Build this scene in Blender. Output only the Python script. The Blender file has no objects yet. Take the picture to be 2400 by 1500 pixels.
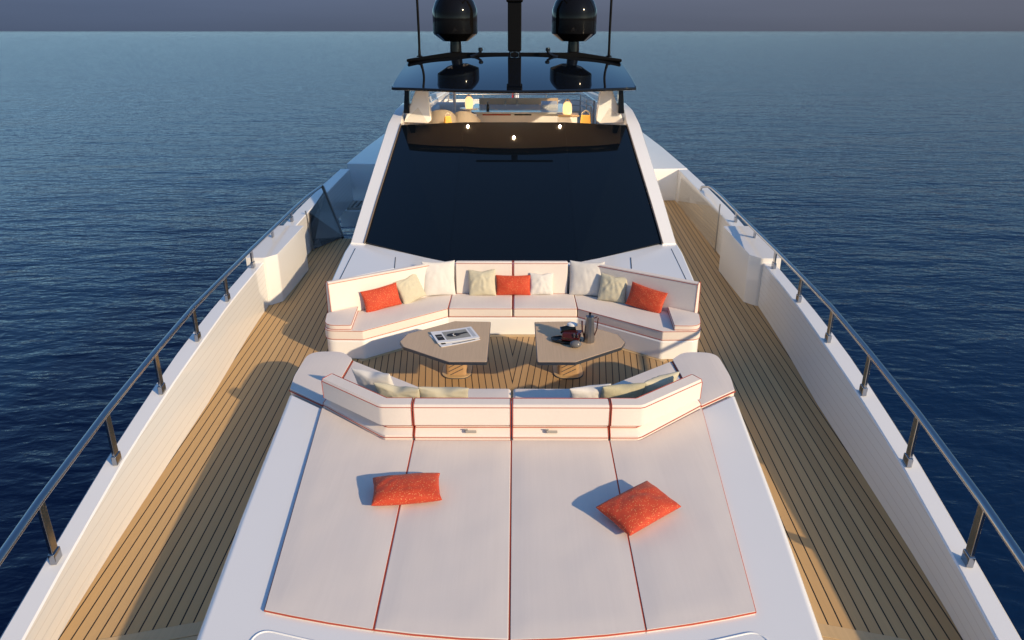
import bpy, bmesh, math, random
from mathutils import Vector, Matrix, noise
from math import radians as R, sin, cos, pi

random.seed(7)
sc = bpy.context.scene
COL = sc.collection

# ------------------------------------------------------------------ camera
cam_d = bpy.data.cameras.new('camera')
cam_d.sensor_width = 36.0
cam_d.lens = 25.5
cam_d.clip_start = 0.05
cam_d.clip_end = 200000
cam = bpy.data.objects.new('camera', cam_d)
COL.objects.link(cam)
cam.location = (0.03, 0.0, 4.0)
cam.rotation_euler = (R(90 - 21.714), 0, R(0.2505))
sc.camera = cam

# ------------------------------------------------------------------ sky
SUN_EL, SUN_AZ = R(22.4), math.atan2(0.745, -0.667)
world = bpy.data.worlds.new('World')
sc.world = world
world.use_nodes = True
wn, wl = world.node_tree.nodes, world.node_tree.links
wn.clear()
w_out = wn.new('ShaderNodeOutputWorld')
w_bg = wn.new('ShaderNodeBackground')
sky = wn.new('ShaderNodeTexSky')
sky.sky_type = 'NISHITA'
sky.sun_disc = False
sky.sun_elevation = SUN_EL
sky.sun_rotation = SUN_AZ
sky.air_density = 1.0
sky.dust_density = 0.6
sky.ozone_density = 3.0
tint = wn.new('ShaderNodeMix'); tint.data_type = 'RGBA'; tint.blend_type = 'MULTIPLY'
tint.inputs[0].default_value = 1.0
tint.inputs[7].default_value = (0.76, 0.97, 1.13, 1)
wl.new(sky.outputs[0], tint.inputs[6])
# a low bank of mauve cloud lying on the horizon
tc = wn.new('ShaderNodeTexCoord')
sep = wn.new('ShaderNodeSeparateXYZ')
wl.new(tc.outputs['Generated'], sep.inputs[0])
nz = wn.new('ShaderNodeTexNoise'); nz.inputs['Scale'].default_value = 2.2; nz.inputs['Detail'].default_value = 4
mp = wn.new('ShaderNodeMapping'); mp.inputs['Scale'].default_value = (1, 1, 14)
wl.new(tc.outputs['Generated'], mp.inputs[0]); wl.new(mp.outputs[0], nz.inputs[0])
edge = wn.new('ShaderNodeMath'); edge.operation = 'MULTIPLY_ADD'
wl.new(nz.outputs[0], edge.inputs[0]); edge.inputs[1].default_value = 0.02; wl.new(sep.outputs[2], edge.inputs[2])
bank = wn.new('ShaderNodeMapRange')
bank.inputs[1].default_value = 0.050; bank.inputs[2].default_value = 0.064
bank.inputs[3].default_value = 1.0; bank.inputs[4].default_value = 0.0
wl.new(edge.outputs[0], bank.inputs[0])
cr = wn.new('ShaderNodeMix'); cr.data_type = 'RGBA'
cr.inputs[6].default_value = (0.48, 0.65, 1.06, 1)
cr.inputs[7].default_value = (0.68, 0.72, 0.92, 1)
mp2 = wn.new('ShaderNodeMapRange'); mp2.inputs[1].default_value = -0.45; mp2.inputs[2].default_value = 0.75
wl.new(sep.outputs[0], mp2.inputs[0]); wl.new(mp2.outputs[0], cr.inputs[0])
# the sky deepens towards the zenith
zr = wn.new('ShaderNodeValToRGB')
els = zr.color_ramp.elements
els[0].position = .05; els[0].color = (1.0, 1.0, 1.02, 1)
els[1].position = 1.0; els[1].color = (.92, .92, .92, 1)
for pos, k in ((.075, .70), (.13, .36), (.36, .54)):
    e = els.new(pos); e.color = (k, k, k, 1)
wl.new(sep.outputs[2], zr.inputs[0])
zmul = wn.new('ShaderNodeMix'); zmul.data_type = 'RGBA'; zmul.blend_type = 'MULTIPLY'; zmul.inputs[0].default_value = 1.0
wl.new(tint.outputs[2], zmul.inputs[6]); wl.new(zr.outputs[0], zmul.inputs[7])
foot = wn.new('ShaderNodeMapRange'); foot.inputs[1].default_value = 0.0; foot.inputs[2].default_value = 0.045
foot.inputs[3].default_value = 0.80; foot.inputs[4].default_value = 1.06
wl.new(sep.outputs[2], foot.inputs[0])
strk = wn.new('ShaderNodeMath'); strk.operation = 'MULTIPLY_ADD'; strk.inputs[1].default_value = 0.26
wl.new(nz.outputs[0], strk.inputs[0]); strk.inputs[2].default_value = 0.87
fs_ = wn.new('ShaderNodeMath'); fs_.operation = 'MULTIPLY'
wl.new(foot.outputs[0], fs_.inputs[0]); wl.new(strk.outputs[0], fs_.inputs[1])
bcol = wn.new('ShaderNodeMix'); bcol.data_type = 'RGBA'; bcol.blend_type = 'MULTIPLY'; bcol.inputs[0].default_value = 1.0
wl.new(cr.outputs[2], bcol.inputs[6]); wl.new(fs_.outputs[0], bcol.inputs[7])
mixb = wn.new('ShaderNodeMix'); mixb.data_type = 'RGBA'
wl.new(bank.outputs[0], mixb.inputs[0]); wl.new(zmul.outputs[2], mixb.inputs[6]); wl.new(bcol.outputs[2], mixb.inputs[7])
wl.new(mixb.outputs[2], w_bg.inputs[0])
w_bg.inputs[1].default_value = 0.186
wl.new(w_bg.outputs[0], w_out.inputs[0])

# ------------------------------------------------------------------ sun
sun_d = bpy.data.lights.new('sun', 'SUN')
sun_d.energy = 4.4
sun_d.angle = R(1.0)
sun_d.color = (1.0, 0.77, 0.49)
sun = bpy.data.objects.new('sun', sun_d)
COL.objects.link(sun)
to_sun = Vector((sin(SUN_AZ) * cos(SUN_EL), cos(SUN_AZ) * cos(SUN_EL), sin(SUN_EL)))
sun.rotation_euler = (-to_sun).to_track_quat('-Z', 'Y').to_euler()

sc.view_settings.view_transform = 'Standard'
sc.view_settings.look = 'None'
sc.view_settings.gamma = 1
sc.view_settings.use_curve_mapping = False
sc.view_settings.exposure = 0.12
sc.cycles.max_bounces = 10
sc.cycles.transparent_max_bounces = 12
sc.cycles.use_denoising = True
sc.cycles.sample_clamp_indirect = 6

# ================================================================== materials
def nt(name):
    m = bpy.data.materials.new(name); m.use_nodes = True
    return m, m.node_tree.nodes, m.node_tree.links, m.node_tree.nodes['Principled BSDF']

def flat(name, col, rough=0.5, metal=0.0, spec=0.5, coat=0.0, emit=None, estr=0.0, ior=1.45):
    m, n, l, p = nt(name)
    p.inputs['Base Color'].default_value = (*col, 1)
    p.inputs['Roughness'].default_value = rough
    p.inputs['Metallic'].default_value = metal
    p.inputs['Specular IOR Level'].default_value = spec
    p.inputs['Coat Weight'].default_value = coat
    p.inputs['Coat Roughness'].default_value = 0.04
    p.inputs['IOR'].default_value = ior
    if emit:
        p.inputs['Emission Color'].default_value = (*emit, 1)
        p.inputs['Emission Strength'].default_value = estr
    return m

def tcoord(n, l, scale=(1, 1, 1), which='Object'):
    t = n.new('ShaderNodeTexCoord'); mp = n.new('ShaderNodeMapping')
    mp.inputs['Scale'].default_value = scale
    l.new(t.outputs[which], mp.inputs[0])
    return mp.outputs[0]

def noise_tex(n, l, vec, scale, detail=3, rough=0.5):
    t = n.new('ShaderNodeTexNoise')
    t.inputs['Scale'].default_value = scale; t.inputs['Detail'].default_value = detail
    t.inputs['Roughness'].default_value = rough
    l.new(vec, t.inputs['Vector'])
    return t.outputs[0]

def math_(n, l, op, a, b=None, c=None):
    m = n.new('ShaderNodeMath'); m.operation = op
    for i, v in enumerate((a, b, c)):
        if v is None: continue
        if isinstance(v, (int, float)): m.inputs[i].default_value = v
        else: l.new(v, m.inputs[i])
    return m.outputs[0]

def mixc(n, l, fac, a, b, blend='MIX'):
    m = n.new('ShaderNodeMix'); m.data_type = 'RGBA'; m.blend_type = blend
    for i, v in ((0, fac), (6, a), (7, b)):
        if isinstance(v, (int, float)): m.inputs[i].default_value = v
        elif isinstance(v, tuple): m.inputs[i].default_value = (*v, 1)
        else: l.new(v, m.inputs[i])
    return m.outputs[2]

def bump(n, l, p, h, strength, dist=0.01):
    b = n.new('ShaderNodeBump'); b.inputs['Strength'].default_value = strength
    b.inputs['Distance'].default_value = dist
    l.new(h, b.inputs['Height']); l.new(b.outputs[0], p.inputs['Normal'])

def fabric(name, col, var=0.05, weave=520, bstr=0.25, rough=0.9):
    m, n, l, p = nt(name)
    v = tcoord(n, l)
    big = noise_tex(n, l, v, 2.2, 4)
    fine = noise_tex(n, l, tcoord(n, l, (1, 0.15, 1)), weave, 2)
    f = math_(n, l, 'MULTIPLY_ADD', fine, 0.5, math_(n, l, 'MULTIPLY', big, 0.5))
    streak = noise_tex(n, l, tcoord(n, l, (1, 0.03, 1)), 38, 3, 0.6)
    f = math_(n, l, 'MULTIPLY_ADD', streak, 0.45, math_(n, l, 'MULTIPLY', f, 0.6))
    c2 = tuple(max(0, c * (1 - 2.4 * var)) for c in col)
    l.new(mixc(n, l, f, c2, tuple(min(1, c * (1 + var)) for c in col)), p.inputs['Base Color'])
    p.inputs['Roughness'].default_value = rough
    p.inputs['Specular IOR Level'].default_value = 0.2
    p.inputs['Sheen Weight'].default_value = 0.03
    h = math_(n, l, 'MULTIPLY_ADD', big, 2.0, math_(n, l, 'MULTIPLY', fine, 0.25))
    bump(n, l, p, h, bstr, 0.006)
    return m

def teak(name, k, w=0.09, col=(0.71, 0.455, 0.20), dark=(0.56, 0.345, 0.145)):
    """planks laid along the boat: |x| - k*y is constant along one seam"""
    m, n, l, p = nt(name)
    t = n.new('ShaderNodeTexCoord'); s = n.new('ShaderNodeSeparateXYZ')
    l.new(t.outputs['Object'], s.inputs[0])
    ax = math_(n, l, 'ABSOLUTE', s.outputs[0])
    u = math_(n, l, 'DIVIDE', math_(n, l, 'MULTIPLY_ADD', s.outputs[1], -k, ax), w)
    fr = math_(n, l, 'FRACT', u); fl = math_(n, l, 'FLOOR', u)
    sgn = math_(n, l, 'SIGN', s.outputs[0])
    d = math_(n, l, 'ABSOLUTE', math_(n, l, 'SUBTRACT', fr, 0.5))
    caulk = math_(n, l, 'GREATER_THAN', d, 0.5 - 0.0054 / w)
    wn_ = n.new('ShaderNodeTexWhiteNoise'); wn_.noise_dimensions = '1D'
    l.new(math_(n, l, 'MULTIPLY_ADD', sgn, 57.3, fl), wn_.inputs['W'])
    grain = noise_tex(n, l, tcoord(n, l, (1, 0.035, 1)), 95, 5, 0.6)
    patch = noise_tex(n, l, tcoord(n, l, (1.2, 0.3, 1)), 3.0, 3)
    base = mixc(n, l, wn_.outputs[0], dark, col)
    base = mixc(n, l, math_(n, l, 'MULTIPLY', grain, 0.55), base, (0.36, 0.225, 0.105))
    base = mixc(n, l, math_(n, l, 'MULTIPLY', patch, 0.25), base, (0.55, 0.40, 0.23))
    l.new(mixc(n, l, caulk, base, (0.012, 0.011, 0.010)), p.inputs['Base Color'])
    p.inputs['Roughness'].default_value = 0.62
    p.inputs['Specular IOR Level'].default_value = 0.3
    bump(n, l, p, math_(n, l, 'MULTIPLY_ADD', caulk, -1.0, math_(n, l, 'MULTIPLY', grain, 0.25)), 0.35, 0.002)
    return m

def oak(name, col=(0.62, 0.45, 0.285), scale=(1, 0.04, 1)):
    m, n, l, p = nt(name)
    g = noise_tex(n, l, tcoord(n, l, scale), 60, 5, 0.65)
    g2 = noise_tex(n, l, tcoord(n, l, (1, 0.2, 1)), 7, 3)
    c = mixc(n, l, g, tuple(x * 0.78 for x in col), tuple(min(1, x * 1.14) for x in col))
    l.new(mixc(n, l, math_(n, l, 'MULTIPLY', g2, 0.3), c, (0.50, 0.345, 0.21)), p.inputs['Base Color'])
    p.inputs['Roughness'].default_value = 0.38
    bump(n, l, p, g, 0.12, 0.002)
    return m

def gelcoat(name, col=(0.86, 0.855, 0.84), rough=0.12):
    m, n, l, p = nt(name)
    v = tcoord(n, l)
    g = noise_tex(n, l, v, 1.4, 4)
    l.new(mixc(n, l, g, tuple(c * 0.965 for c in col), col), p.inputs['Base Color'])
    r = n.new('ShaderNodeMapRange'); r.inputs[3].default_value = rough * 0.8; r.inputs[4].default_value = rough * 1.3
    l.new(g, r.inputs[0]); l.new(r.outputs[0], p.inputs['Roughness'])
    bump(n, l, p, noise_tex(n, l, v, 3.0, 2), 0.03, 0.01)
    return m

def seam_reflection(name):
    """glossy off-white bulwark lining with the reflection of the deck seams painted on as faint lines"""
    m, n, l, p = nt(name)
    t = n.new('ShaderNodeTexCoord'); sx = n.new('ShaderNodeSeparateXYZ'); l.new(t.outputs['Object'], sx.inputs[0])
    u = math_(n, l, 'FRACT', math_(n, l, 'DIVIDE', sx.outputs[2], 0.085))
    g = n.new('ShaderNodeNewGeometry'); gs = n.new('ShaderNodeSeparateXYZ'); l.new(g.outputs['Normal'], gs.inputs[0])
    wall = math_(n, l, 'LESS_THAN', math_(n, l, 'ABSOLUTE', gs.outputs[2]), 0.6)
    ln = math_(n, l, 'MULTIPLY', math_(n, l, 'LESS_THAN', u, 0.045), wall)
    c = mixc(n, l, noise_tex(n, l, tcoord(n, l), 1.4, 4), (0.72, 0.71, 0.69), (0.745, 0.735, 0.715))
    c = mixc(n, l, wall, (0.86, 0.855, 0.84), c)  # brighter light on the upward cap painted in as a paler white
    l.new(mixc(n, l, math_(n, l, 'MULTIPLY', ln, 0.62), c, (0.42, 0.37, 0.33)), p.inputs['Base Color'])  # mirrored deck seams painted as dark stripes; the wall itself has no joints
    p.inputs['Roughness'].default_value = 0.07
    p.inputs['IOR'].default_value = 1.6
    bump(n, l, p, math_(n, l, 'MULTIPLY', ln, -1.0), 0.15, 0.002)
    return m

def speckled(name):
    m, n, l, p = nt(name)
    v = tcoord(n, l)
    vo = n.new('ShaderNodeTexVoronoi'); vo.inputs['Scale'].default_value = 72
    l.new(v, vo.inputs['Vector'])
    nn = noise_tex(n, l, v, 60, 4, 0.7)
    dots = math_(n, l, 'LESS_THAN', math_(n, l, 'MULTIPLY_ADD', nn, -0.75, vo.outputs['Distance']), -0.16)
    big = noise_tex(n, l, v, 6, 3)
    base = mixc(n, l, big, (0.42, 0.032, 0.010), (0.58, 0.064, 0.016))
    l.new(mixc(n, l, math_(n, l, 'MULTIPLY', dots, 0.8), base, (0.74, 0.33, 0.13)), p.inputs['Base Color'])
    p.inputs['Roughness'].default_value = 0.75
    p.inputs['Sheen Weight'].default_value = 0.1
    bump(n, l, p, nn, 0.35, 0.004)
    return m

def glass_clear(name, col, alpha_mix, rough=0.02, gloss=0.9):
    m, n, l, p = nt(name)
    tr = n.new('ShaderNodeBsdfTransparent'); tr.inputs[0].default_value = (*col, 1)
    gl = n.new('ShaderNodeBsdfGlossy'); gl.inputs['Roughness'].default_value = rough
    gl.inputs[0].default_value = (1, 1, 1, 1)
    fr = n.new('ShaderNodeFresnel'); fr.inputs[0].default_value = 1.5
    f = math_(n, l, 'MULTIPLY_ADD', fr.outputs[0], gloss, alpha_mix)
    mx = n.new('ShaderNodeMixShader')
    l.new(f, mx.inputs[0]); l.new(tr.outputs[0], mx.inputs[1]); l.new(gl.outputs[0], mx.inputs[2])
    n.remove(p)
    l.new(mx.outputs[0], n['Material Output'].inputs[0])
    return m

def sea_mat():
    m, n, l, p = nt('sea_water')
    p.inputs['Base Color'].default_value = (0.002, 0.014, 0.050, 1)
    p.inputs['Roughness'].default_value = 0.07
    p.inputs['IOR'].default_value = 1.34
    p.inputs['Specular IOR Level'].default_value = 0.30
    hs = None
    for sx, sy, rot, scale, det, amp in ((0.55, 1.0, 12, 0.10, 2, 0.8), (0.42, 1.0, -8, 0.50, 3, 0.42), (0.42, 1.0, 11, 1.7, 4, 0.25), (0.5, 1.0, -14, 5.0, 4, 0.10)):
        t = n.new('ShaderNodeTexCoord'); mp = n.new('ShaderNodeMapping')
        mp.inputs['Scale'].default_value = (sx, sy, 1); mp.inputs['Rotation'].default_value = (0, 0, R(rot))
        l.new(t.outputs['Object'], mp.inputs[0])
        nn = n.new('ShaderNodeTexNoise'); nn.inputs['Scale'].default_value = scale; nn.inputs['Detail'].default_value = det
        nn.inputs['Roughness'].default_value = 0.45; nn.inputs['Distortion'].default_value = 0.35
        l.new(mp.outputs[0], nn.inputs['Vector'])
        # crests sharper than troughs
        v = math_(n, l, 'POWER', nn.outputs[0], 1.6)
        v = math_(n, l, 'MULTIPLY', v, amp)
        hs = v if hs is None else math_(n, l, 'ADD', hs, v)
    b = n.new('ShaderNodeBump'); b.inputs['Strength'].default_value = 1.0; b.inputs['Distance'].default_value = 0.30
    l.new(hs, b.inputs['Height']); l.new(b.outputs[0], p.inputs['Normal'])
    return m

M = dict(
    white=gelcoat('white_gelcoat'),
    bulwark=gelcoat('white_glossy_gelcoat', (0.76, 0.745, 0.72), 0.06),
    lining=seam_reflection('bulwark_lining_painted_reflection'),
    cushion=fabric('ivory_cushion', (0.78, 0.705, 0.645)),
    piping=flat('red_piping', (0.46, 0.085, 0.052), 0.8, 0, 0.2),
    teak=teak('teak_side_deck', 0.058),
    teakf=teak('teak_lounge_floor', 0.103, 0.082, (0.60, 0.375, 0.17), (0.50, 0.305, 0.13)),
    teakm=oak('teak_margin', (0.60, 0.42, 0.21)),
    oak=oak('oak_veneer'),
    oakleg=oak('oak_pedestal', (0.46, 0.29, 0.15), (1, 1, 0.1)),
    chrome=flat('polished_steel', (0.40, 0.40, 0.41), 0.13, 1.0),
    steel=flat('brushed_steel', (0.36, 0.35, 0.345), 0.32, 1.0),
    edge=flat('metal_edge', (0.20, 0.215, 0.235), 0.38, 1.0),
    darkglass=flat('windscreen_glass', (0.003, 0.005, 0.008), 0.015, 0, 0.5, ior=1.29),
    black=flat('gloss_black', (0.006, 0.006, 0.007), 0.06, 0, 0.5),
    blackm=flat('satin_black', (0.003, 0.003, 0.0033), 0.45, 0, 0.12),
    domeb=flat('dome_black', (0.005, 0.0045, 0.0045), 0.07, 0, 0.22),
    topglass=flat('hardtop_black_glass', (0.004, 0.006, 0.010), 0.02, 0, 0.5, ior=1.62),
    groove=flat('dark_groove', (0.06, 0.065, 0.075), 0.6),
    red=speckled('red_speckled_cloth'),
    cream=fabric('cream_cloth', (0.56, 0.52, 0.39)),
    whitec=fabric('white_cloth', (0.68, 0.655, 0.62)),
    olive=fabric('mottled_olive_cloth', (0.50, 0.46, 0.31), 0.16, 120),
    paper=flat('white_paper', (0.80, 0.80, 0.80), 0.5),
    inkgrey=flat('grey_print', (0.30, 0.30, 0.27), 0.45),
    inkdark=flat('black_print', (0.008, 0.008, 0.010), 0.4),
    inkpale=flat('pale_print', (0.50, 0.53, 0.56), 0.45),
    darkred=flat('dark_red_lacquer', (0.055, 0.008, 0.008), 0.12, coat=0.6),
    gold=flat('brass_trim', (0.75, 0.55, 0.34), 0.2, 1.0),
    bronze=flat('bronze_paint', (0.16, 0.125, 0.10), 0.35),
    greige=flat('greige_metal', (0.34, 0.31, 0.27), 0.4),
    stone=flat('grey_stone', (0.13, 0.13, 0.14), 0.22),
    bottle=flat('dark_bottle_glass', (0.006, 0.008, 0.007), 0.06),
    glow=flat('lit_lamp_shade', (0.85, 0.65, 0.40), 0.5, emit=(1.0, 0.62, 0.27), estr=1.2),
    bulb=flat('lit_downlight', (1, 0.9, 0.75), 0.4, emit=(1.0, 0.80, 0.52), estr=220.0),
    yellow=fabric('yellow_canvas', (0.62, 0.36, 0.09)),
    taupe=fabric('taupe_cloth', (0.42, 0.38, 0.34)),
    counter=flat('pale_counter', (0.55, 0.58, 0.60), 0.08),
    liner=flat('warm_liner', (0.56, 0.47, 0.39), 0.4),
    tan=oak('light_wood', (0.58, 0.42, 0.26)),
    flagred=flat('red_flag_cloth', (0.45, 0.02, 0.03), 0.8),
    flagwhite=flat('white_flag_cloth', (0.80, 0.80, 0.80), 0.8),
    smoke=glass_clear('smoked_glass', (0.55, 0.52, 0.50), 0.0),
    clear=glass_clear('clear_glass', (0.93, 0.92, 0.90), 0.0, 0.02, 0.4),
    sea=sea_mat(),
)

# ================================================================== mesh helpers
def inst(name, mesh, parent=None):
    o = bpy.data.objects.new(name, mesh)
    COL.objects.link(o)
    if parent: o.parent = parent
    return o

class G:
    """collects shapes, then links them as one mesh object"""
    def __init__(s): s.v = []; s.f = []
    def add(s, vs, fs):
        k = len(s.v); s.v += [tuple(q) for q in vs]; s.f += [tuple(i + k for i in f) for f in fs]; return s
    def prism(s, poly, z0, z1, shrink=0.0):
        n = len(poly)
        area = sum(poly[i][0] * poly[(i + 1) % n][1] - poly[(i + 1) % n][0] * poly[i][1] for i in range(n))
        if area < 0: poly = poly[::-1]
        zf = z0 if callable(z0) else (lambda x, y: z0)
        zg = z1 if callable(z1) else (lambda x, y: z1)
        vs = [(x, y, zf(x, y)) for x, y in poly] + [(x, y, zg(x, y)) for x, y in poly]
        fs = [tuple(range(n - 1, -1, -1)), tuple(range(n, 2 * n))]
        fs += [(i, (i + 1) % n, n + (i + 1) % n, n + i) for i in range(n)]
        return s.add(vs, fs)
    def box(s, c, d, rz=0.0, rx=0.0, ry=0.0):
        mtx = Matrix.Translation(c) @ Matrix.Rotation(rz, 4, 'Z') @ Matrix.Rotation(ry, 4, 'Y') @ Matrix.Rotation(rx, 4, 'X')
        vs = [mtx @ Vector((sx * d[0] / 2, sy * d[1] / 2, sz * d[2] / 2)) for sz in (-1, 1) for sy in (-1, 1) for sx in (-1, 1)]
        return s.add(vs, [(0, 2, 3, 1), (4, 5, 7, 6), (0, 1, 5, 4), (2, 6, 7, 3), (0, 4, 6, 2), (1, 3, 7, 5)])
    def tube(s, pts, r, n=8, closed=False, sx=1.0):
        P = [Vector(p) for p in pts]; m = len(P); rings = []
        ref = None
        for i in range(m):
            a = P[i - 1] if (i > 0 or closed) else P[i]
            b = P[(i + 1) % m] if (i < m - 1 or closed) else P[i]
            t = (b - a)
            if t.length < 1e-9: t = Vector((0, 0, 1))
            t.normalize()
            if ref is None:
                ref = Vector((0, 0, 1)) if abs(t.z) < 0.95 else Vector((1, 0, 0))
            u = ref - t * ref.dot(t)
            if u.length < 1e-6: u = Vector((1, 0, 0)) - t * t.x
            u.normalize(); w = t.cross(u); ref = u
            sc_ = 1.0
            if 0 < i < m - 1 or closed:
                d1 = (P[i] - a); d2 = (b - P[i])
                if d1.length > 1e-9 and d2.length > 1e-9:
                    c = max(0.35, math.sqrt(max(0.0, (1 + d1.normalized().dot(d2.normalized())) / 2))); sc_ = 1 / c if c > 0.7 else 1.0
            rings.append([P[i] + (u * sin(2 * pi * j / n) * r + w * cos(2 * pi * j / n) * r * sx * sc_) for j in range(n)])
        vs = [q for rg in rings for q in rg]; fs = []
        for i in range(m if closed else m - 1):
            k = ((i + 1) % m) * n
            fs += [(i * n + j, k + j, k + (j + 1) % n, i * n + (j + 1) % n) for j in range(n)]
        if not closed: fs += [tuple(range(n)), tuple(range((m - 1) * n + n - 1, (m - 1) * n - 1, -1))]
        return s.add(vs, fs)
    def lathe(s, prof, c=(0, 0, 0), n=24, sx=1.0, sy=1.0, rz=0.0):
        vs = []; fs = []
        for (r, z) in prof:
            for j in range(n):
                a = 2 * pi * j / n + rz
                vs.append((c[0] + r * cos(a) * sx, c[1] + r * sin(a) * sy, c[2] + z))
        for i in range(len(prof) - 1):
            fs += [(i * n + j, i * n + (j + 1) % n, (i + 1) * n + (j + 1) % n, (i + 1) * n + j) for j in range(n)]
        fs += [tuple(range(n - 1, -1, -1)), tuple(range((len(prof) - 1) * n, len(prof) * n))]
        return s.add(vs, fs)
    def sweep(s, path, prof, caps=True):
        """prof: closed list of (offset to the left of the path, z)"""
        off = [offset(path, o) for o, z in prof]
        n = len(prof); m = len(path); vs = []; fs = []
        for i in range(m):
            for j in range(n): vs.append((*off[j][i], prof[j][1]))
        for i in range(m - 1):
            fs += [(i * n + j, i * n + (j + 1) % n, (i + 1) * n + (j + 1) % n, (i + 1) * n + j) for j in range(n)]
        if caps: fs += [tuple(range(n - 1, -1, -1)), tuple(range((m - 1) * n, m * n))]
        return s.add(vs, fs)
    def make(s, name, mat, parent=None, bevel=0.0, seg=3, smooth=None, xf=None):
        me = bpy.data.meshes.new(name)
        me.from_pydata(s.v, [], s.f)
        bm = bmesh.new(); bm.from_mesh(me)
        bmesh.ops.recalc_face_normals(bm, faces=bm.faces)
        bm.to_mesh(me); bm.free()
        me.materials.append(mat)
        o = inst(name, me, parent)
        if xf is not None: o.matrix_basis = xf
        if bevel:
            b = o.modifiers.new('bevel', 'BEVEL'); b.width = bevel; b.segments = seg
            b.limit_method = 'ANGLE'; b.angle_limit = R(25); b.harden_normals = True
            me.polygons.foreach_set('use_smooth', [True] * len(me.polygons))
        elif smooth:
            me.polygons.foreach_set('use_smooth', [True] * len(me.polygons))
            me.set_sharp_from_angle(angle=R(smooth))
        return o

def offset(path, d):
    """shift an open polyline to its left by d, mitred"""
    P = [Vector(p).to_2d() for p in path]; out = []
    for i in range(len(P)):
        t1 = (P[i] - P[i - 1]).normalized() if i > 0 else None
        t2 = (P[i + 1] - P[i]).normalized() if i < len(P) - 1 else None
        t1 = t1 or t2; t2 = t2 or t1
        n1 = Vector((-t1.y, t1.x)); n2 = Vector((-t2.y, t2.x))
        nn = (n1 + n2).normalized(); k = d / max(0.3, nn.dot(n1))
        out.append((P[i].x + nn.x * k, P[i].y + nn.y * k))
    return out

def rounded(poly, radii, seg=6):
    """round the corners of a closed polygon; radii is one number or one per corner"""
    n = len(poly); out = []
    for i in range(n):
        r = radii[i] if isinstance(radii, (list, tuple)) else radii
        p = Vector(poly[i]); a = Vector(poly[i - 1]); b = Vector(poly[(i + 1) % n])
        if r <= 0: out.append(tuple(p)); continue
        d1 = (a - p); d2 = (b - p); rr = min(r, d1.length * 0.48, d2.length * 0.48)
        s, e = p + d1.normalized() * rr, p + d2.normalized() * rr
        for k in range(seg + 1):
            t = k / seg
            q = s * (1 - t) ** 2 + p * 2 * t * (1 - t) + e * t ** 2
            out.append((q.x, q.y))
    return out

def mir(poly): return [(-x, y) for x, y in poly]

def thing(name, label, cat, loc=(0, 0, 0), rz=0.0, group=None):
    o = bpy.data.objects.new(name, None); COL.objects.link(o)
    o.empty_display_size = 0.1
    o.location = loc; o.rotation_euler = (0, 0, rz)
    o['label'] = label; o['category'] = cat
    if group: o['group'] = group
    return o

def tag(o, label, cat, group=None):
    o['label'] = label; o['category'] = cat
    if group: o['group'] = group
    return o

def lerp(tab, y):
    if y <= tab[0][0]: return tab[0][1]
    for (a, va), (b, vb) in zip(tab, tab[1:]):
        if y <= b: return va + (vb - va) * (y - a) / (b - a)
    return tab[-1][1]

# hull lines (half breadths against distance aft)
T_DECK = [(-6, .05), (-4.5, .75), (-2.5, 1.6), (0, 2.42), (2, 2.9), (3.93, 3.21), (5, 3.32), (7.47, 3.52), (9.24, 3.715), (10.5, 3.83), (13.08, 3.95), (18, 4.09), (28, 4.1)]
T_IN = [(-6, .06), (-4.5, .78), (-2.5, 1.62), (0, 2.42), (2, 2.86), (3.55, 3.125), (4.2, 3.228), (5.39, 3.392), (6.56, 3.507), (7.72, 3.602), (8.95, 3.718), (11, 3.86), (14, 4.0), (18, 4.12), (28, 4.2)]
T_OUT = [(-6.25, .06), (-4.5, .98), (-2.5, 1.82), (0, 2.62), (2, 3.04), (3.6, 3.308), (4.5, 3.445), (5.5, 3.585), (7.4, 3.79), (8.6, 3.89), (10.7, 4.03), (13.6, 4.26), (16.4, 4.35), (20, 4.40), (28, 4.4)]
T_CAP = [(-6, .40), (0, .30), (3, .335), (3.6, .37), (4.2, .41), (5.3, .49), (6.5, .58), (7.7, .645), (9, .68), (11, .70), (14, .735), (16.4, .765), (20, .80), (28, .86)]
YS = [-6, -5.2, -4.5, -3.5, -2.5, -1.2, 0, 1, 2, 3, 3.5, 4.16, 4.8, 5.45, 6.1, 6.76, 7.4, 8.05, 8.7, 9.36, 10, 10.7, 11.4, 12.2, 13, 14, 14.5, 15.5, 16.4, 17.2, 18, 18.3]

# ================================================================== sea
g = G()
g.add([(-60000, -60000, -2.8), (60000, -60000, -2.8), (60000, 60000, -2.8), (-60000, 60000, -2.8)], [(0, 1, 2, 3)])
sea = g.make('sea', M['sea']); sea['kind'] = 'structure'

# ================================================================== the yacht
yacht = thing('motor_yacht', 'white motor yacht seen along its foredeck, with teak side decks and black windscreen', 'yacht')

# hull below the rail on both sides
g = G()
ys = YS + [20, 22, 25, 28]
secs = []
for y in ys:
    xo, zc = lerp(T_OUT, y), lerp(T_CAP, y)
    half = [(xo - 0.015, y, zc - 0.16), (xo - 0.03, y, zc - 0.6), (xo * 0.94 - 0.05, y, -1.2), (max(0.02, xo * 0.84 - 0.12), y, -2.95)]
    secs.append(half)
def hull_side(sgn, skip=None):
    k = len(g.v); n = 4
    for sct in secs:
        for (x, y, z) in sct: g.v.append((sgn * max(0.02, x), y, z))
    for i in range(len(secs) - 1):
        for j in range(n - 1):
            if skip and skip(ys[i], j): continue
            g.f.append((k + i * n + j, k + (i + 1) * n + j, k + (i + 1) * n + j + 1, k + i * n + j + 1))
hull_side(1)
hull_side(-1, lambda y, j: 16.9 < y < 22 and j == 1)     # the boarding port stands open on this side
g.add([(-4.3, 28, .8), (4.3, 28, .8), (3.5, 28.4, -2.95), (-3.5, 28.4, -2.95)], [(0, 1, 2, 3)])
g.make('hull', M['white'], yacht, smooth=40)

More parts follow.
